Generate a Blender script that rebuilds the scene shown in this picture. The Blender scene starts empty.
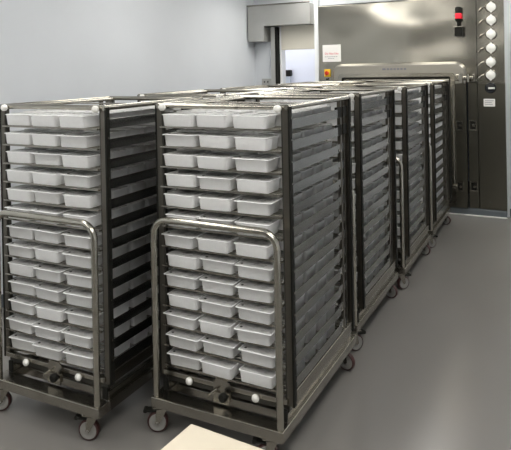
import bpy, bmesh, math, random
from mathutils import Vector, Matrix
random.seed(7)
C = bpy.context.scene
COL = C.collection
PI = math.pi

# ------------------------------------------------------------------ camera
RX, RZ, RO = 0.0042, -0.4819, -0.019
fwd = Vector((math.sin(RZ)*math.cos(RX), math.cos(RZ)*math.cos(RX), -math.sin(RX)))
rt = Vector((math.cos(RZ), -math.sin(RZ), 0)); up = rt.cross(fwd)
r2 = rt*math.cos(RO)+up*math.sin(RO); u2 = up*math.cos(RO)-rt*math.sin(RO)
cam = bpy.data.objects.new('camera', bpy.data.cameras.new('camera')); COL.objects.link(cam)
M = Matrix((r2, u2, -fwd)).transposed().to_4x4(); M.translation = Vector((1.0737, -2.5546, 1.7845))
cam.matrix_world = M
cam.data.sensor_width = 36; cam.data.sensor_fit = 'HORIZONTAL'
cam.data.lens = 36*610.5/511
cam.data.shift_x = (255.5-238.04)/511
cam.data.shift_y = (72.09-225)/511
cam.data.clip_start = .05
C.camera = cam

# ------------------------------------------------------------------ world, exposure, room lights
CEIL = 2.95
w = bpy.data.worlds.new('world'); C.world = w; w.use_nodes = True
w.node_tree.nodes['Background'].inputs[0].default_value = (.75, .82, .9, 1)
w.node_tree.nodes['Background'].inputs[1].default_value = .05
C.view_settings.view_transform = 'Standard'; C.view_settings.look = 'None'
C.view_settings.gamma = 1; C.view_settings.use_curve_mapping = False
C.view_settings.exposure = 0.12
LIGHT_POWER = 8.8
LIGHTS = [(-1.7, 4.3), (-.35, 4.3), (1.1, 4.3), (-1.6, 2.1), (1.0, 2.1), (-1.6, -.2), (.9, -.4), (-1.7, -2.0), (.35, -2.4), (1.2, -2.0), (-1.7, -3.8), (.35, -4.0), (1.2, -3.8)]  # camera-side rows are unseen panels added to brighten the tub fronts
BACK_LIGHTS = [(-2.1, 6.0), (-3.3, 6.6)]

# ------------------------------------------------------------------ materials
def mat(name, col, rough=.5, metal=0., noise=None, bump=0., emit=None, estr=1., scale=(1, 1, 1), alpha=1., spec=.5, rvar=0.):
    m = bpy.data.materials.new(name); m.use_nodes = True
    nt = m.node_tree; b = nt.nodes['Principled BSDF']
    b.inputs['Base Color'].default_value = (*col, 1); b.inputs['Roughness'].default_value = rough
    b.inputs['Metallic'].default_value = metal; b.inputs['Specular IOR Level'].default_value = spec
    if emit: b.inputs['Emission Color'].default_value = (*emit, 1); b.inputs['Emission Strength'].default_value = estr
    if noise:
        tc = nt.nodes.new('ShaderNodeTexCoord'); mp = nt.nodes.new('ShaderNodeMapping'); mp.inputs['Scale'].default_value = scale
        nz = nt.nodes.new('ShaderNodeTexNoise'); nz.inputs['Scale'].default_value = noise[0]; nz.inputs['Detail'].default_value = 5
        nt.links.new(tc.outputs['Object'], mp.inputs[0]); nt.links.new(mp.outputs[0], nz.inputs[0])
        rp = nt.nodes.new('ShaderNodeValToRGB'); rp.color_ramp.elements[0].position = .3; rp.color_ramp.elements[1].position = .7
        a = noise[1]
        rp.color_ramp.elements[0].color = (*[c*(1-a) for c in col], 1); rp.color_ramp.elements[1].color = (*[min(1, c*(1+a)) for c in col], 1)
        nt.links.new(nz.outputs['Fac'], rp.inputs[0]); nt.links.new(rp.outputs[0], b.inputs['Base Color'])
        if rvar:
            mr = nt.nodes.new('ShaderNodeMapRange'); mr.inputs['To Min'].default_value = max(.02, rough-rvar); mr.inputs['To Max'].default_value = rough+rvar
            nt.links.new(nz.outputs['Fac'], mr.inputs[0]); nt.links.new(mr.outputs[0], b.inputs['Roughness'])
        if bump:
            bp = nt.nodes.new('ShaderNodeBump'); bp.inputs['Strength'].default_value = bump; bp.inputs['Distance'].default_value = .002
            nt.links.new(nz.outputs['Fac'], bp.inputs['Height']); nt.links.new(bp.outputs[0], b.inputs['Normal'])
    return m
STEEL = mat('brushed_steel', (.34, .32, .28), .27, 1., noise=(5, .05))
POST = mat('darkened_post_steel', (.17, .158, .135), .3, 1.)  # steel darkened: reflection of dark surroundings put into the base colour
TUBE = mat('polished_steel_tube', (.44, .42, .365), .2, 1.)
PLATE = mat('guide_plate_steel', (.31, .31, .30), .24, 1., noise=(6, .04))
PANEL = mat('machine_panel_steel', (.42, .40, .345), .17, 1., noise=(1.6, .02), scale=(1, 1, 1.3), bump=1.)
[n for n in PANEL.node_tree.nodes if n.type == 'BUMP'][0].inputs['Distance'].default_value = .03
[n for n in PANEL.node_tree.nodes if n.type == 'TEX_NOISE'][0].inputs['Detail'].default_value = 0
SURR = mat('satin_surround_steel', (.42, .40, .35), .36, 1., noise=(2, .03))
PANEL_DARKENED = mat('dark_reflection_panel_steel', (.15, .143, .117), .3, 1., noise=(3, .05), scale=(1, 1, .4))  # darker copy of the panel steel, dark reflection put into its colour
DARK = mat('black_plastic', (.012, .012, .010), .6, spec=.15)
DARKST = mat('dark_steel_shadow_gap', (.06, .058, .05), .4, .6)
WHITE = mat('white_nylon', (.85, .84, .8), .4)
TUBM = mat('white_tub_plastic', (.90, .905, .905), .4, noise=(60, .02))
LIDM = mat('tub_lid_film', (.50, .50, .49), .3, noise=(25, .15), rvar=.12, bump=.25)
TYRE = mat('maroon_rubber_tyre', (.045, .012, .011), .45)
HUB = mat('grey_wheel_hub', (.24, .235, .22), .4)
WALL = mat('painted_wall_panel', (.69, .72, .755), .35, noise=(1.5, .02))
WALLF = mat('dark_grey_wall_panel', (.16, .16, .155), .5)
WALLB = mat('inner_room_wall', (.74, .77, .86), .4)
CEILM = mat('ceiling_white', (.8, .82, .84), .5)
FLOORM = mat('epoxy_floor', (.205, .197, .184), .22, noise=(1.6, .06), scale=(1, .35, 1))
[n for n in FLOORM.node_tree.nodes if n.type == 'TEX_NOISE'][0].inputs['Detail'].default_value = 2
CREAM = mat('cream_laminate', (.60, .54, .43), .35, noise=(9, .04))
SHUTTER = mat('cream_shutter_fabric', (.68, .65, .56), .5)
HOUSE = mat('galvanised_housing', (.46, .46, .44), .42, .65, noise=(3, .06))
PVC = mat('white_pvc_frame', (.82, .84, .85), .4)
PLINTH = mat('blue_grey_plinth', (.13, .15, .165), .35)
PORTM = mat('white_port_cap', (.85, .85, .80), .35)
PAPER = mat('paper', (.80, .79, .76), .6)
REDTXT = mat('red_print', (.65, .03, .06), .5)
GREYTXT = mat('grey_print', (.22, .22, .26), .6)
REDLENS = mat('red_lamp_lens', (.6, .01, .02), .2, emit=(1, .02, .05), estr=.6)
YELLOW = mat('yellow_switch_plate', (.85, .55, .03), .4)
REDP = mat('red_switch_knob', (.6, .03, .01), .35)
GLASS = mat('dark_sight_glass', (.01, .012, .015), .08)
DIFF = mat('lamp_diffuser', (.9, .9, .9), .5, emit=(1.0, .97, .92), estr=LIGHT_POWER)

# ------------------------------------------------------------------ mesh helpers
class MB:
    def __init__(s): s.v = []; s.f = []; s.mi = []; s.sm = []; s.mats = []
    def m(s, mt):
        if mt not in s.mats: s.mats.append(mt)
        return s.mats.index(mt)
    def add(s, vs, fs, mt, smooth=False):
        o = len(s.v); s.v += [tuple(v) for v in vs]; k = s.m(mt)
        for f in fs: s.f.append([i+o for i in f]); s.mi.append(k); s.sm.append(smooth)
    def box(s, x0, x1, y0, y1, z0, z1, mt, b=0.):
        if b <= 0:
            vs = [(x, y, z) for x in (x0, x1) for y in (y0, y1) for z in (z0, z1)]
            s.add(vs, [(0, 1, 3, 2), (4, 6, 7, 5), (0, 4, 5, 1), (2, 3, 7, 6), (0, 2, 6, 4), (1, 5, 7, 3)], mt); return
        bm = bmesh.new(); bmesh.ops.create_cube(bm, size=1)
        for v in bm.verts: v.co = Vector(((x0+x1)/2+v.co.x*(x1-x0), (y0+y1)/2+v.co.y*(y1-y0), (z0+z1)/2+v.co.z*(z1-z0)))
        bmesh.ops.bevel(bm, geom=bm.edges[:], offset=b, segments=2, affect='EDGES', profile=.5)
        bm.verts.index_update()
        s.add([v.co for v in bm.verts], [[v.index for v in f.verts] for f in bm.faces], mt); bm.free()
    def loft(s, rings, mt, cap0=True, cap1=True, smooth=True):
        n = len(rings[0]); vs = [p for r in rings for p in r]; fs = []
        for k in range(len(rings)-1):
            for i in range(n):
                j = (i+1) % n; fs.append((k*n+i, k*n+j, (k+1)*n+j, (k+1)*n+i))
        s.add(vs, fs, mt, smooth)
        if cap0: s.add(rings[0], [tuple(range(n))[::-1]], mt)
        if cap1: s.add(rings[-1], [tuple(range(n))], mt)
    def tube(s, path, r, mt, n=12, smooth=True):
        P = [Vector(p) for p in path]; rings = []; ref = None
        for i, p in enumerate(P):
            a = P[max(0, i-1)]; b = P[min(len(P)-1, i+1)]; t = (b-a).normalized()
            if ref is None:
                ref = t.orthogonal().normalized()
            else: ref = (ref - t*ref.dot(t)).normalized()
            q = t.cross(ref)
            rings.append([p+(ref*math.cos(2*PI*k/n)+q*math.sin(2*PI*k/n))*r for k in range(n)])
        s.loft(rings, mt, smooth=smooth)
    def cyl(s, a, b, r, mt, n=16, r1=None):
        a = Vector(a); b = Vector(b); t = (b-a).normalized(); e = t.orthogonal().normalized(); q = t.cross(e)
        r1 = r if r1 is None else r1
        s.loft([[a+(e*math.cos(2*PI*k/n)+q*math.sin(2*PI*k/n))*r for k in range(n)], [b+(e*math.cos(2*PI*k/n)+q*math.sin(2*PI*k/n))*r1 for k in range(n)]], mt)
    def lathe(s, c, ax, prof, mt, n=20):
        c = Vector(c); t = Vector(ax).normalized(); e = t.orthogonal().normalized(); q = t.cross(e)
        s.loft([[c+t*h+(e*math.cos(2*PI*k/n)+q*math.sin(2*PI*k/n))*max(r, 1e-4) for k in range(n)] for r, h in prof], mt)
    def prism(s, pts, y0, y1, mt):          # outline in XZ pushed from y0 to y1
        s.loft([[(x, y0, z) for x, z in pts], [(x, y1, z) for x, z in pts]], mt, smooth=False)
    def frame(s, outer, inner, y0, y1, mt): # closed band between two outlines of equal length in XZ
        n = len(outer)
        R = [[(x, y0, z) for x, z in outer], [(x, y0, z) for x, z in inner], [(x, y1, z) for x, z in inner], [(x, y1, z) for x, z in outer]]
        vs = [p for r in R for p in r]; fs = []
        for k in range(4):
            for i in range(n):
                j = (i+1) % n; k2 = (k+1) % 4; fs.append((k*n+i, k*n+j, k2*n+j, k2*n+i))
        s.add(vs, fs, mt)
    def build(s, name, parent=None):
        me = bpy.data.meshes.new(name); me.from_pydata(s.v, [], s.f)
        for m_ in s.mats: me.materials.append(m_)
        me.polygons.foreach_set('material_index', s.mi); me.polygons.foreach_set('use_smooth', s.sm)
        bm = bmesh.new(); bm.from_mesh(me); bmesh.ops.recalc_face_normals(bm, faces=bm.faces[:]); bm.to_mesh(me); bm.free()
        me.update()
        o = bpy.data.objects.new(name, me); COL.objects.link(o)
        if parent: o.parent = parent
        return o
def rrect(x0, x1, z0, z1, r, seg=5):
    pts = []
    for cx, cz, a0 in ((x1-r, z1-r, 0), (x0+r, z1-r, 90), (x0+r, z0+r, 180), (x1-r, z0+r, 270)):
        for k in range(seg+1):
            a = math.radians(a0+90*k/seg); pts.append((cx+r*math.cos(a), cz+r*math.sin(a)))
    return pts
def thing(name, label, cat, loc=(0, 0, 0), rz=0, group=None):
    o = bpy.data.objects.new(name, None); COL.objects.link(o); o.empty_display_size = .1
    o.location = loc; o.rotation_euler = (0, 0, rz); o['label'] = label; o['category'] = cat
    if group: o['group'] = group
    return o
def tag(o, label, cat, group=None):
    o['label'] = label; o['category'] = cat
    if group: o['group'] = group
    return o
def struct(o): o['kind'] = 'structure'; return o
def copy_tree(o, parent=None):
    c = o.copy(); COL.objects.link(c)
    if parent: c.parent = parent
    for ch in list(o.children): copy_tree(ch, c)
    return c
def text_mesh(txt, size, mt, name, parent, loc):
    cu = bpy.data.curves.new(name, 'FONT'); cu.body = txt; cu.size = size; cu.extrude = .0006; cu.align_x = 'CENTER'; cu.align_y = 'CENTER'
    tmp = bpy.data.objects.new('t', cu); COL.objects.link(tmp)
    dg = bpy.context.evaluated_depsgraph_get(); me = bpy.data.meshes.new_from_object(tmp.evaluated_get(dg))
    bpy.data.objects.remove(tmp); me.materials.clear(); me.materials.append(mt)
    me.transform(Matrix.Rotation(PI/2, 4, 'X')); me.transform(Matrix.Translation(Vector(loc)))
    o = bpy.data.objects.new(name, me); COL.objects.link(o); o.parent = parent
    return o

# ------------------------------------------------------------------ room shell
XL, XR, YB, YF = -2.72, 2.6, 5.22, -5.0
def shell(name, mt, *boxes):
    b = MB()
    for q in boxes: b.box(*q, mt)
    return struct(b.build(name))
shell('floor', FLOORM, (XL-.1, XR+.1, YF-.1, 8.1, -.1, 0))
shell('ceiling', CEILM, (XL-.1, XR+.1, YF-.1, 8.1, CEIL, CEIL+.1))
shell('wall_left', WALL, (XL-.1, XL, YF, YB+.12, 0, CEIL))
shell('wall_right', WALL, (XR, XR+.1, YF, YB+.12, 0, CEIL))
shell('wall_front', WALLF, (XL-.1, XR+.1, YF-.1, YF, 0, CEIL))
DX0, DX1, DZ = -2.30, -1.79, 2.37        # opening of the shutter doorway
shell('wall_back', WALL, (XL, DX0, YB, YB+.12, 0, CEIL), (DX0, DX1, YB, YB+.12, DZ, CEIL), (DX1, -1.72, YB, YB+.12, 0, CEIL),
      (-1.72, .50, YB, YB+.12, 2.62, CEIL), (.50, XR, YB, YB+.12, 0, CEIL))
shell('wall_inner_room_back', WALLB, (-4.4, XR, 7.4, 7.5, 0, CEIL))
shell('wall_inner_room_left', WALLB, (-4.5, -4.4, YB+.12, 7.5, 0, CEIL))
shell('wall_inner_room_right', WALLB, (-1.70, -1.60, YB+.12, 7.4, 0, CEIL))
shell('wall_inner_room_front', WALLB, (-4.4, XL-.1, YB+.02, YB+.12, 0, CEIL))
shell('floor_inner_room', FLOORM, (-4.5, XL-.1, YB+.02, 7.5, -.1, 0))
shell('ceiling_inner_room', CEILM, (-4.5, XL-.1, YB+.02, 7.5, CEIL, CEIL+.1))
def coving(name, boxes):
    b = MB()
    for q in boxes: b.box(*q, PLINTH, .008)
    return struct(b.build(name))
coving('baseboard_left', [(XL, XL+.015, YF, YB, 0, .1)])
coving('baseboard_right', [(XR-.015, XR, YF, YB, 0, .1)])
coving('baseboard_back', [(.56, XR-.02, YB-.015, YB, 0, .1)])

# shutter doorway
d1 = bpy.data.objects.new('door_1', None); COL.objects.link(d1); d1.location = (DX0, YB, 0); struct(d1)
def dpart(name, mt, *boxes, bev=.004):
    b = MB()
    for q in boxes: b.box(q[0]-DX0, q[1]-DX0, q[2]-YB, q[3]-YB, q[4], q[5], mt, bev)
    return b.build(name, d1)
hb = MB()
hb.prism([(-2.70-DX0, 2.655), (-1.79-DX0, 2.64), (-1.79-DX0, 2.37), (-2.46-DX0, 2.37), (-2.46-DX0, 2.165), (-2.70-DX0, 2.165)], -.24, -.001, HOUSE)
hb.build('shutter_housing', d1)
dpart('housing_lip', STEEL, (-2.71, -1.79, YB-.25, YB-.235, 2.645, 2.665))
dpart('guide_rail', HOUSE, (-2.425, -2.362, YB-.10, YB-.001, 0, 2.365))
dpart('rail_seal', DARK, (-2.361, -2.328, YB-.10, YB-.001, 0, 2.36))
dpart('jamb', PVC, (-2.322, -2.297, YB-.03, YB-.001, 0, 2.365))
dpart('shutter_curtain', SHUTTER, (-2.295, -1.80, YB-.03, YB-.02, 2.06, 2.37))
dpart('curtain_bar', SHUTTER, (-2.295, -1.80, YB-.035, YB-.015, 2.04, 2.065))
# right hand door beside the machine
d2 = bpy.data.objects.new('door_2', None); COL.objects.link(d2); d2.location = (.60, YB, 0); struct(d2)
b = MB(); b.box(0, .9, -.03, -.002, .01, 2.15, PVC, .004); b.build('door_leaf', d2)
b = MB(); b.box(.09, .81, -.036, -.0305, 1.2, 1.95, GLASS, .003); b.build('vision_panel', d2)
b = MB(); b.box(.008, .06, -.06, -.0305, 1.22, 1.28, DARK, .006); b.build('door_handle', d2)
# white upright between doorway and machine
b = MB(); b.box(-1.79, -1.737, 5.13, 5.218, 0, 2.94, PVC, .004); o = struct(b.build('trim_1'))

# ------------------------------------------------------------------ ceiling lights
def make_light(x, y, lab, grp='recessed ceiling light panels'):
    t = thing('ceiling_light', lab, 'ceiling light', (x, y, CEIL), 0, grp)
    b = MB(); o_ = rrect(-.33, .33, -.63, .63, .01, 1); i_ = rrect(-.29, .29, -.59, .59, .01, 1)
    b.frame(o_, i_, 0, .02, PVC)
    ob = b.build('light_frame', t); ob.data.transform(Matrix.Rotation(PI/2, 4, 'X')); ob.data.transform(Matrix.Translation((0, 0, -.021)))
    b = MB(); b.box(-.289, .289, -.589, .589, -.012, -.003, DIFF); b.build('diffuser', t)
    return t
for i, (x, y) in enumerate(LIGHTS+BACK_LIGHTS):
    make_light(x, y, 'recessed rectangular ceiling light panel above the racks or in the rows added camera-side' if i < len(LIGHTS) else 'recessed ceiling light panel in the room beyond the shutter doorway')

# ------------------------------------------------------------------ machine
MY = 5.14
mc = thing('steam_steriliser', 'large stainless steel chamber machine with six white port caps on its right column', 'machine', (-.6, MY, 0))
def mp(name, parent=mc): return name, parent
def L(x): return x+.6
b = MB(); b.box(L(-1.733), L(.232), .004, .9, 1.585, 2.60, PANEL, .004); b.build('upper_front_panel', mc)
b = MB(); b.box(L(.238), L(.534), .0, .9, 1.572, 2.60, PANEL, .003); b.build('port_column', mc)
b = MB(); b.box(L(.238), L(.534), .0, .9, .085, 1.570, PANEL_DARKENED, .003); b.build('lower_column_panel', mc)  # split from the column above to carry the painted dark reflection
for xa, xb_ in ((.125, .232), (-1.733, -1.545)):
    b = MB(); b.box(L(xa), L(xb_), .004, .9, .085, 1.58, PANEL_DARKENED, .003); b.build('lower_side_panel', mc)
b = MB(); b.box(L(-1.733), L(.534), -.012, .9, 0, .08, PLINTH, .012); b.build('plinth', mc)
b = MB(); b.box(L(-1.733), L(.534), -.03, -.0125, 0, .012, PORTM, .003); b.build('floor_glare_strip', mc)  # thin white strip standing in for floor glare along the base
# chamber with rounded surround
b = MB()
r_ = .13; zs = 1.57
def arch(g):
    xo0, xo1, zt = L(-1.54)+g, L(.12)-g, 1.83-g
    pts = [(xo1, zs)]
    for k in range(9): a = PI/2*k/8; pts.append((xo1-r_+g+(r_-g)*math.cos(a), zt-r_+g+(r_-g)*math.sin(a)))
    for k in range(9): a = PI/2+PI/2*k/8; pts.append((xo0+r_-g+(r_-g)*math.cos(a), zt-r_+g+(r_-g)*math.sin(a)))
    pts += [(xo0, zs), (L(-1.44)-g*.3, zs), (L(-1.44)-g*.3, 1.68+g*.3), (L(-.02)+g*.3, 1.68+g*.3), (L(-.02)+g*.3, zs)]
    return pts
A0, A05, A1 = arch(0), arch(.010), arch(.03)
b.loft([[(x, .003, z) for x, z in A0], [(x, -.012, z) for x, z in A0], [(x, -.036, z) for x, z in A05], [(x, -.055, z) for x, z in A1]], SURR, False, True, False)
b.build('chamber_surround', mc)
for xa, xb_ in ((-1.535, -1.44), (-.02, .113)):
    b = MB(); b.box(L(xa), L(xb_), -.050, .0035, .0905, 1.569, PANEL_DARKENED, .003); b.build('surround_post', mc)
b = MB(); b.box(L(-1.439), L(-.021), -.050, .0035, .0905, .15, PANEL_DARKENED, .003); b.build('surround_sill', mc)
b = MB(); b.frame(rrect(L(-1.45), L(-.01), .15, 1.70, .035, 4), rrect(L(-1.40), L(-.06), .18, 1.655, .02, 4), -.075, -.056, TUBE); b.build('chamber_rim', mc)
b = MB()
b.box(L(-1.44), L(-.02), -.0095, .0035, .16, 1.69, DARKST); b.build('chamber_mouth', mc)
b = MB(); b.tube([(L(-1.38), -.035, 1.615), (L(-.08), -.035, 1.615)], .014, TUBE); b.tube([(L(-1.38), -.03, 1.57), (L(-.08), -.03, 1.57)], .009, STEEL); b.build('chamber_seal_rail', mc)
# name badge: small dark raised marks
b = MB()
for k in range(7):
    b.box(L(-.86)+k*.042+(0 if k else -.015), L(-.86)+k*.042+.028, -.0575, -.0552, 1.742, 1.764, GREYTXT)
b.build('name_badge', mc)
# ports
for k, (x, z) in enumerate(((.400, 2.458), (.398, 2.307), (.394, 2.143), (.391, 1.980), (.388, 1.816), (.385, 1.664))):
    b = MB(); b.lathe((L(x), 0.001, z), (0, -1, 0), [(.066, 0), (.066, .012), (.058, .018)], STEEL, 24)
    p = b.build('port', mc)
    b = MB(); b.lathe((L(x), -.018, z), (0, -1, 0), [(.051, 0), (.051, .012), (.043, .018), (.0, .019)], PORTM, 24)
    for s_ in (-1, 1): b.prism([(L(x)-.018, z+s_*.05), (L(x)+.018, z+s_*.05), (L(x), z+s_*.068)][::s_], -.034, -.02, PORTM)
    b.build('port_cap', p)['label'] = 'white round cap'
    b = MB(); b.cyl((L(x-.12), 0.001, z-.025), (L(x-.12), -.04, z-.025), .014, TUBE, 10)
    b.tube([(L(x-.135), -.035, z-.04), (L(x-.10), -.045, z-.005), (L(x-.07), -.04, z+.005)], .009, TUBE, 8); b.build('port_latch', p)
b = MB(); b.lathe((L(.378), .001, 1.512), (0, -1, 0), [(.062, 0), (.062, .012), (.052, .02), (.05, .012), (0, .01)], GLASS, 24); p = b.build('sight_glass', mc)
b = MB(); b.box(L(.355), L(.425), -.028, -.012, 1.50, 1.522, PORTM, .004); b.build('sight_glass_lever', p)
b = MB(); b.box(L(.30), L(.425), -.004, -.0005, 1.295, 1.385, PAPER, .001)
b.box(L(.315), L(.41), -.0048, -.0041, 1.36, 1.366, GREYTXT); b.box(L(.315), L(.39), -.0048, -.0041, 1.34, 1.345, GREYTXT); b.box(L(.315), L(.40), -.0048, -.0041, 1.318, 1.323, GREYTXT)
b.build('rating_plate', mc)['label'] = 'white printed label'
# signal tower on a bracket
b = MB(); b.box(L(.0), L(.09), -.10, .005, 2.13, 2.235, DARK, .006); st = b.build('signal_tower', mc)
b = MB(); b.cyl((L(.04), -.05, 2.235), (L(.04), -.05, 2.31), .016, DARK, 12); b.lathe((L(.04), -.05, 2.30), (0, 0, 1), [(.02, 0), (.036, .012), (.036, .04)], DARK); b.build('tower_stem', st)
b = MB(); b.lathe((L(.04), -.05, 2.34), (0, 0, 1), [(.034, 0), (.036, .01), (.036, .055), (.034, .062)], REDLENS); b.build('red_lamp', st)['label'] = 'lit red lamp'
b = MB(); b.lathe((L(.04), -.05, 2.402), (0, 0, 1), [(.036, 0), (.036, .066), (.03, .076), (0, .078)], DARK); b.build('tower_cap', st)
b = MB(); b.box(L(-.01), L(.10), -.115, .003, 2.236, 2.243, STEEL, .002); b.build('tower_bracket', st)
# hinge at the surround's right shoulder
b = MB()
b.box(L(.0), L(.045), -.10, -.056, 1.60, 1.68, TUBE, .01); b.cyl((L(.06), -.09, 1.58), (L(.06), -.09, 1.69), .02, TUBE, 12)
b.box(L(.07), L(.20), -.085, -.03, 1.615, 1.655, TUBE, .01); b.cyl((L(.14), -.09, 1.585), (L(.14), -.09, 1.68), .016, TUBE, 12)
b.box(L(.185), L(.215), -.05, .005, 1.585, 1.68, STEEL, .005); b.build('door_hinge', mc)
# latch plates
for x, z, w_ in ((.035, 1.072, .05), (.145, 1.072, .055), (.030, .345, .05), (.143, .345, .055)):
    yy = -.056 if x < .12 else .003
    if x > .12: x = .178
    b = MB(); b.frame(rrect(L(x-w_*.75), L(x+w_*.75), z-.06, z+.06, .006, 2), rrect(L(x-w_*.55), L(x+w_*.55), z-.045, z+.045, .006, 2), yy-.012, yy-.0005, TUBE)
    p = b.build('latch_plate', mc)
    b = MB(); b.box(L(x-w_*.54), L(x+w_*.54), yy-.005, yy-.0005, z-.044, z+.044, DARK); b.cyl((L(x+.01), yy-.004, z), (L(x+.01), yy-.03, z), .015, TUBE, 10); b.build('latch_knob', p)
b = MB(); b.tube([(L(-.03), -.085, .32), (L(-.03), -.085, 1.55)], .008, STEEL, 8); b.build('lock_bar', mc)
b = MB(); b.box(L(-.06), L(.01), -.12, -.06, .33, .37, TUBE, .01); b.build('lock_handle', mc)
b = MB(); b.cyl((L(.36), .001, .17), (L(.36), -.012, .17), .009, TUBE, 10); b.build('drain_button', mc)
# rotary switch
b = MB(); b.box(L(-1.655), L(-1.575), -.02, .005, 1.665, 1.765, YELLOW, .005); p = b.build('rotary_switch', mc); p['label'] = 'yellow and red rotary switch'
b = MB(); b.cyl((L(-1.615), -.02, 1.715), (L(-1.615), -.045, 1.715), .026, REDP, 16); b.box(L(-1.622), L(-1.608), -.06, -.044, 1.685, 1.745, REDP, .003); b.build('switch_knob', p)
b = MB(); b.cyl((L(-1.62), .005, 1.635), (L(-1.62), -.03, 1.635), .012, DARK, 10); b.cyl((L(-1.62), .005, 1.59), (L(-1.62), -.03, 1.59), .014, TUBE, 10); b.build('push_buttons', mc)
# paper sign on the machine
b = MB(); b.box(-.125, .125, -.003, 0, -.112, .112, PAPER); sg = b.build('paper_sign')
sg.location = (-1.555, MY+.003, 1.975); tag(sg, 'white paper notice with red heading taped to the machine left of the ports', 'sign')
text_mesh('Do Not Use', .037, REDTXT, 'red_heading', sg, (0, -.0036, -.005))
b = MB()
for k, (w_, z) in enumerate(((.19, -.045), (.10, -.068))):
    n_ = int(w_/.03)
    for q in range(n_): b.box(-w_/2+q*.03, -w_/2+q*.03+.022, -.0038, -.0031, z-.003, z+.003, GREYTXT)
b.build('small_print', sg)

# control box on the back wall and dispenser seen in the next room
b = MB(); b.box(-.075, .075, -.06, 0, -.045, .045, HOUSE, .006); o = b.build('control_box'); o.location = (-2.515, YB-.001, 1.605)
tag(o, 'small grey wall box left of the shutter doorway', 'control box')
b = MB(); b.cyl((-.03, -.0605, 0), (-.03, -.068, 0), .01, DARK, 10); b.cyl((.02, -.0605, 0), (.02, -.068, 0), .01, DARK, 10); b.build('box_button', o)
wd = thing('hand_dispenser', 'black topped clear dispenser on the pale wall seen through the shutter doorway', 'dispenser', (-3.11, 7.4, 1.46))
b = MB(); b.box(-.06, .06, -.12, -.001, .19, .30, DARK, .02); b.box(-.07, -.045, -.04, -.001, -.02, .2, DARK, .004); b.build('dispenser_head', wd)
b = MB(); b.box(-.044, .044, -.10, -.02, .0, .189, mat('clear_bottle', (.5, .55, .62), .15), .015); b.build('bottle', wd)
b = MB(); b.box(-.055, .06, -.11, -.001, -.05, -.001, DARK, .01); b.build('drip_tray', wd)

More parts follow.
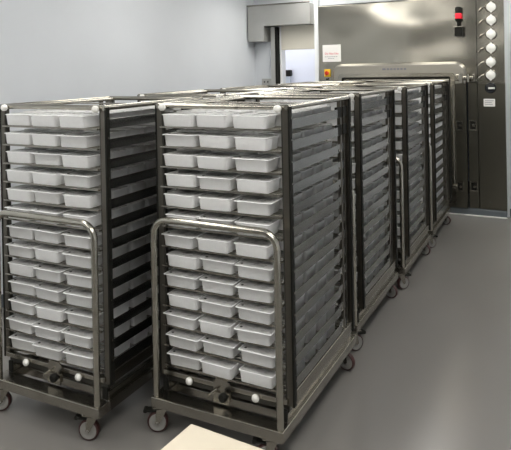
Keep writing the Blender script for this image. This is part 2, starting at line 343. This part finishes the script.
# ------------------------------------------------------------------ rack and trolley
W = .734; D = .913
ZK = [1.512-.0993*k for k in range(13)]
def make_trolley():
    t = thing('rack_trolley', '', 'trolley')
    b = MB(); z0, z1 = .137, .187
    b.box(-W+.0137, -.0137, -.116, -.03, z0, z1, STEEL, .004); b.box(-W+.0137, -.0137, .93, .984, z0, z1, STEEL, .004)
    b.box(-W+.0137, -W+.062, -.031, .931, z0, z1, STEEL, .003); b.box(-.062, -.0137, -.031, .931, z0, z1, STEEL, .003)
    b.box(-W+.06, -.06, .05, .09, .14, .18, STEEL, .003); b.box(-W+.06, -.06, .80, .84, .14, .18, STEEL, .003)
    b.build('base_frame', t)
    for s_ in (0, 1):
        b = MB(); xa = -.058 if s_ else -W+.03
        b.box(xa, xa+.028, -.02, .93, .1875, .222, STEEL, .003)
        b.box(xa-.004 if s_ else xa, xa+.028, -.03, -.021, .1875, .245, DARK, .002)
        b.build('guide_rail', t)
    b = MB(); pts = []
    x0, x1, yh, zt, r = -.700, -.036, -.094, 1.058, .075
    pts = [(x0, yh, .186), (x0, yh, .6), (x0, yh, zt-r)]
    for k in range(1, 9):
        a = PI-PI/2*k/8; pts.append((x0+r+r*math.cos(a), yh, zt-r+r*math.sin(a)))
    pts.append(((x0+x1)/2, yh, zt)); pts.append((x1-r, yh, zt))
    for k in range(1, 9):
        a = PI/2-PI/2*k/8; pts.append((x1-r+r*math.cos(a), yh, zt-r+r*math.sin(a)))
    pts += [(x1, yh, .6), (x1, yh, .186)]
    b.tube(pts, .0165, TUBE, 16); b.build('push_handle', t)
    # latch in the middle of the front
    b = MB()
    b.prism([(-.41, .215), (-.41, .295), (-.395, .31), (-.34, .31), (-.315, .29), (-.315, .215)], -.035, -.029, STEEL)
    b.prism([(-.405, .20), (-.32, .20), (-.32, .25), (-.405, .25)], -.045, -.036, STEEL)
    lt = b.build('rack_latch', t)
    b = MB(); b.lathe((-.340, -.046, .246), (0, -1, 0), [(.01, 0), (.022, .012), (.022, .03), (.015, .036)], DARK, 14); b.build('latch_knob', lt)
    b = MB(); b.tube([(-.43, -.05, .228), (-.405, -.055, .252), (-.38, -.05, .27)], .005, TUBE, 8); b.build('latch_spring', lt)
    for i, (x, y, a) in enumerate(((-W+.045, -.068, .45), (-.088, -.068, .3), (-W+.06, .92, 2.6), (-.075, .92, 3.0))):
        c = thing('caster', '', '', (x, y, 0), a); del c['label']; del c['category']; c.parent = t
        b = MB(); b.box(-.04, .04, -.04, .04, .13, .1365, STEEL, .001); b.cyl((0, 0, .116), (0, 0, .131), .022, STEEL, 14)
        for s_ in (-1, 1):
            ys = s_*.021
            b.loft([[(px, ys-.002, pz) for px, pz in ((.028, .118), (-.022, .118), (-.032, .05), (-.018, .042), (-.008, .05))],
                    [(px, ys+.002, pz) for px, pz in ((.028, .118), (-.022, .118), (-.032, .05), (-.018, .042), (-.008, .05))]], STEEL, smooth=False)
        b.box(-.022, .028, -.022, .022, .112, .118, STEEL); b.build('fork', c)
        b = MB(); b.lathe((-.02, -.016, .0515), (0, 1, 0), [(.001, .01), (.041, .01), (.042, 0), (.048, 0.0), (.0515, .006), (.0515, .026), (.048, .032), (.042, .032), (.041, .022), (.001, .022)], TYRE, 24); b.build('tyre', c)
        b = MB(); b.lathe((-.02, -.0175, .0515), (0, 1, 0), [(.001, -.006), (.010, -.005), (.013, .001), (.034, .003), (.038, .0), (.0425, .0), (.0425, .035), (.038, .035), (.034, .032), (.013, .034), (.010, .038), (.001, .039)], HUB, 24); b.build('wheel_hub', c)
        if i < 2:
            b = MB(); b.box(-.075, -.022, -.022, .022, .103, .111, DARK, .003); b.box(-.09, -.072, -.02, .02, .098, .115, DARK, .004); b.box(-.024, .04, -.02, .02, .119, .125, STEEL, .001); b.build('brake_pedal', c)
    return t

def make_rack():
    t = thing('tray_rack', '', 'rack')
    # four posts, dark guide strips facing the sides
    for sx in (0, 1):
        for yy in (0, 1):
            b = MB(); x0 = -.036 if sx else -W+.004; x1 = x0+.032
            y0 = -.01 if yy == 0 else D-.030; y1 = y0+.026
            b.box(x0, x1, y0, y1, .25, 1.608, POST, .002); p = b.build('post', t)
            b = MB(); xs = (x1-.004, x1+.0055) if sx else (x0-.0055, x0+.004)
            b.box(xs[0], xs[1], y0-.002, y1, .25, 1.612, DARK)
            for k in range(14): 
                z = 1.56-k*.0993
                b.cyl(((xs[1] if sx else xs[0]), (y0+y1)/2, z), ((xs[1]+.002 if sx else xs[0]-.002), (y0+y1)/2, z), .005, TUBE, 8)
            b.build('guide_strip', p)
            # inner edge strip on the front corners
            b = MB(); b.box(x0-.008 if sx else x1+.0005, x0-.0005 if sx else x1+.008, y0+.004, y1, .25, 1.60, DARKST); b.build('inner_strip', p)
    # intermediate channel at the rear of each side
    for sx in (0, 1):
        b = MB(); x0 = -.040 if sx else -W+.02
        b.box(x0, x0+.02, .775, .80, .25, 1.605, POST, .002); b.box(x0, x0+.02, .842, .85, .25, 1.605, POST, .002); b.build('rear_upright', t)
    # top frame
    b = MB(); r = .0135
    for y in (0.006, D-.02): b.tube([(-W+.02, y, 1.6085), (-.02, y, 1.6085)], r, TUBE)
    for x in (-W+.012, -.012): b.tube([(x, -.012, 1.6085), (x, D-.003, 1.6085)], r, TUBE)
    b.build('top_frame', t)
    for x in (-W+.052, -.052):
        b = MB(); b.tube([(x, -.018, 1.603), (x, D+.012, 1.603)], .010, TUBE); p = b.build('slide_tube', t)
        b = MB(); b.lathe((x, -.019, 1.603), (0, -1, 0), [(.014, -.004), (.0175, 0), (.0175, .014), (.013, .02), (0, .021)], WHITE, 18); b.build('end_cap', p)['label'] = 'white plastic end cap'
    b = MB(); b.box(-W+.03, -.03, .44, .475, 1.598, 1.604, STEEL, .001); b.build('cross_bar', t)
    # bottom frame
    b = MB()
    for x in (-W+.006, -.030): b.box(x, x+.024, -.008, D-.003, .252, .308, STEEL, .003)
    b.box(-W+.03, -.03, -.028, -.004, .262, .286, STEEL, .003); b.box(-W+.03, -.03, D-.03, D-.006, .262, .29, STEEL, .003)
    b.box(-W+.03, -.03, .40, .43, .262, .29, STEEL, .003)
    b.box(-W+.03, -.03, .0, .02, .2235, .2615, DARKST)
    b.build('bottom_frame', t)
    for x in (-.543, -.183):
        b = MB(); b.lathe((x, -.0285, .266), (0, -1, 0), [(.006, 0), (.016, .004), (.019, .012), (.016, .02), (0, .023)], WHITE, 16); b.build('roller', t)['label'] = 'white plastic roller'
    # shelves and side guides
    b = MB(); x0, x1 = -W+.036, -.042
    b.box(x0, x1, -.028, -.018, -.012, -.0035, STEEL); b.box(x0, x1, D-.05, D-.042, -.011, -.003, STEEL)
    for k in range(27):
        y = 0.0+k*.031; b.tube([(x0, y, -.0045), (x1, y, -.0045)], .0025, TUBE, 5)
    for x in (x0+.002, x0+.11, -.39, -.36, x1-.11, x1-.002): b.box(x-.004, x+.004, -.02, D-.045, -.011, -.0072, STEEL)
    s0 = b.build('shelf', t); s0.location = (0, 0, ZK[0])
    b = MB(); b.box(-.014, -.010, .026, .70, -.008, .040, PLATE, .001); b.box(-.038, -.0141, .026, .70, -.008, -.005, PLATE); g0 = b.build('side_guide', t); g0.location = (0, 0, ZK[0])
    b = MB(); b.box(-.030, -.012, .705, .774, -.008, .05, DARK, .001); b.box(-.018, -.012, .801, .87, -.008, .05, DARK, .001); gb = b.build('guide_block', t); gb.location = (0, 0, ZK[0])
    b = MB(); b.box(-.026, -.022, .705, .86, -.008, .04, PLATE, .001); b.box(-.0215, -.016, .74, .752, -.002, .01, TUBE, .001); gb2 = b.build('guide_block', t); gb2.location = (0, 0, ZK[2])
    b = MB(); b.box(-W+.010, -W+.014, .026, .85, -.008, .040, PLATE, .001); b.box(-W+.0141, -W+.036, .026, .85, -.006, -.003, PLATE); gl = b.build('side_guide', t); gl.location = (0, 0, ZK[0])
    for z in ZK[1:]:
        for o in (s0, g0, gb if z > ZK[2]+.01 else gb2, gl):
            if o is gb2 and z == ZK[2]: continue
            c = o.copy(); COL.objects.link(c); c.location = (0, 0, z)
    return t
PITCH = 1.221
RPOS = [(0, 0), (-.0337, 1.2328), (-.003, 2.4318), (-.0028, 3.6659)]
LPOS = [(-.882, -.2056), (-.885, 1.03), (-.879, 2.24), (-.882, 3.46)]
RN = ['near right rack', 'second rack in right row', 'third rack in right row', 'last rack in right row']
LN = ['near left rack', 'second rack in the left row', 'third rack in the left row', 'last rack in the left row']
tro = make_trolley(); rk = make_rack()
RK = []
for i, (pos, nm) in enumerate(zip(RPOS+LPOS, RN+LN)):
    a = tro if i == 0 else copy_tree(tro); c = rk if i == 0 else copy_tree(rk)
    a.location = (pos[0]+(.02 if i > 3 else 0), pos[1], 0); c.location = (*pos, 0)
    side = 'right' if i < 4 else 'left'
    which = ['nearest', 'second', 'third', 'last'][i % 4]
    if i not in (0, 4):
        for ch in a.children:
            if ch.name.startswith('caster') and ch.location.y < .5 and ch.location.x > -.2: ch.rotation_euler[2] = PI+.9; ch.location.x = -.06
    a['label'] = f'steel wheeled trolley with tube push handle, {which} in the {side} row, under its rack'
    c['label'] = f'tall steel rack of thirteen shelves of white tubs, {which} in the {side} row'
    a['group'] = 'steel trolleys in two rows'; c['group'] = 'tray racks in two rows'
    RK.append(pos)

# ------------------------------------------------------------------ tubs
def ring(hw, hd, z, r, seg): return [(x, y, z) for x, y in rrect(-hw, hw, -hd, hd, r, seg)]
HW, HD = .096, .0715
def tub_body(b, seg=3, mt=TUBM, HW=HW, HD=HD):
    R = [ring(.080, .056, 0, .010, seg), ring(.083, .059, .003, .012, seg), ring(.0875, .064, .0535, .014, seg), ring(HW-.003, HD-.003, .055, .010, seg), ring(HW, HD, .056, .008, seg), ring(HW, HD, .058, .008, seg), ring(HW-.003, HD-.003, .059, .008, seg)]
    b.loft(R, mt, True, True, True)
def tub_lid(b, seg=3, HW=HW, HD=HD):
    b.loft([ring(HW-.006, HD-.006, .0592, .008, seg), ring(HW-.007, HD-.007, .0602, .008, seg), ring(HW-.022, HD-.022, .0606, .008, seg), ring(HW-.028, HD-.028, .0596, .008, seg)], LIDM, True, True, False)
def make_tub(dot):
    t = thing('plastic_tub', '', 'tub', group='white tubs on the racks')
    q = dict(HW=HW, HD=HD) if dot else dict(HW=.0905, HD=.0675)
    b = MB(); tub_body(b, **q); b.build('tub_body', t)
    b = MB(); tub_lid(b, **q); b.build('lid', t)
    if dot: b = MB(); b.cyl((-.068, -.042, .0604), (-.068, -.042, .0622), .0065, DARK, 10); b.build('lid_dot', t)['label'] = 'small black dot'
    return t
b = MB()
b.loft([ring(.083, .055, 0, .008, 2), ring(.088, .059, .004, .010, 2), ring(.0905, .064, .060, .010, 2), ring(.0925, .0665, .0605, .01, 2), ring(.0925, .0665, .0625, .01, 2)], TUBM)
b.loft([ring(.088, .062, .0627, .01, 2), ring(.087, .061, .0637, .01, 2)], LIDM, True, True, False)
tmp = b.build('plastic_tub'); TUBMESH = tmp.data; bpy.data.objects.remove(tmp)
protos = {}
ORD = ['top', 'second', 'third', 'fourth', 'fifth', 'sixth', 'seventh', 'eighth', 'ninth', 'tenth', 'eleventh', 'twelfth', 'bottom']
def shelf_name(k): return 'top shelf' if k == 0 else 'bottom shelf' if k == 12 else ORD[k]+' shelf down'
FX = [-.582, -.389, -.184]; SY = [.030, .178, .333, .487, .640]
TX = [-.603, -.397, -.172]
def jit(a): return random.uniform(-a, a)
for ri, nm in ((0, RN[0]), (4, LN[0])):
    ox, oy = RK[ri]
    for k in range(13):
        sh = jit(.006)
        for j in range(3):
            dot = random.random() < (.62 if k > 4 else .35 if k else 0)
            if dot in protos: t = copy_tree(protos[dot])
            else: t = protos[dot] = make_tub(dot)
            t.location = (ox+FX[j]+sh+jit(.005), oy+SY[0]+jit(.009)-.004, ZK[k]-.0015); t.rotation_euler = (0, 0, jit(.05))
            t['label'] = ('lidded white tub%s, front %s, %s, %s' % (' with black dot' if dot else '', ['left', 'middle', 'right'][j], shelf_name(k), nm))
SN = ['first', 'second', 'third', 'fourth', 'fifth']
def side_tubs(ri, nm, cols, levels):
    ox, oy = RK[ri]
    for k in levels:
        for c in cols:
            o = bpy.data.objects.new('plastic_tub', TUBMESH); COL.objects.link(o)
            o.location = (ox+TX[2]+(.012 if ri == 4 else .039)+jit(.004), oy+SY[c]+jit(.005), ZK[k]-.0015); o.rotation_euler = (0, 0, jit(.03))
            tag(o, 'white tub %s from front on right side, %s, %s' % (SN[c], shelf_name(k), nm), 'tub', 'white tubs on the racks')
side_tubs(0, RN[0], (1, 2, 3, 4), range(13))
side_tubs(1, RN[1], range(5), range(13))
side_tubs(2, RN[2], range(5), range(13))
side_tubs(4, LN[0], (1, 2, 3, 4), range(10))
# the remaining tubs deep inside the racks and on the farthest ones
vs = [v.co.copy() for v in TUBMESH.vertices]; fs = [tuple(p.vertices) for p in TUBMESH.polygons]; ms = [p.material_index for p in TUBMESH.polygons]
V = []; F = []; MI = []
def put(x, y, z):
    a = jit(.03); ca, sa = math.cos(a), math.sin(a); o = len(V)
    V.extend([(x+v.x*ca-v.y*sa, y+v.x*sa+v.y*ca, z+v.z) for v in vs]); F.extend([tuple(i+o for i in f) for f in fs]); MI.extend(ms)
for ri in range(8):
    ox, oy = RK[ri]
    for k in range(13):
        for c in range(5):
            for j in range(3):
                if ri in (0, 4) and c == 0: continue
                if j == 2 and (ri in (0, 1, 2) or (ri == 4 and k < 10)): continue
                if ri not in (0, 4) and j == 0 and k > 1: continue
                if ri > 4 and k > 3 and not (j == 2 and ri == 5): continue
                put(ox+TX[j]+((.012 if ri > 3 else .039) if j == 2 else 0), oy+SY[c]+jit(.004), ZK[k]-.0015)
me = bpy.data.meshes.new('stacked_tubs'); me.from_pydata(V, [], F)
for m_ in TUBMESH.materials: me.materials.append(m_)
me.polygons.foreach_set('material_index', MI); me.update()
o = bpy.data.objects.new('stacked_tubs', me); COL.objects.link(o)
tag(o, 'white plastic tubs deeper inside the racks behind the outer ones', 'tubs'); o['kind'] = 'stuff'

# ------------------------------------------------------------------ cream topped table in the foreground
tb = thing('worktable', 'cream topped table corner at the bottom edge in front of the near right rack', 'table', (.153, -1.117, 0), math.radians(-4))
b = MB(); b.box(0, .95, -.65, 0, .775, .80, CREAM, .004); b.build('tabletop', tb)
b = MB(); b.box(.04, .91, -.61, -.04, .72, .774, STEEL, .003); b.build('apron', tb)
for x in (.05, .87):
    for y in (-.60, -.08):
        b = MB(); b.box(x, x+.035, y, y+.035, 0, .719, STEEL, .003); b.build('leg', tb)
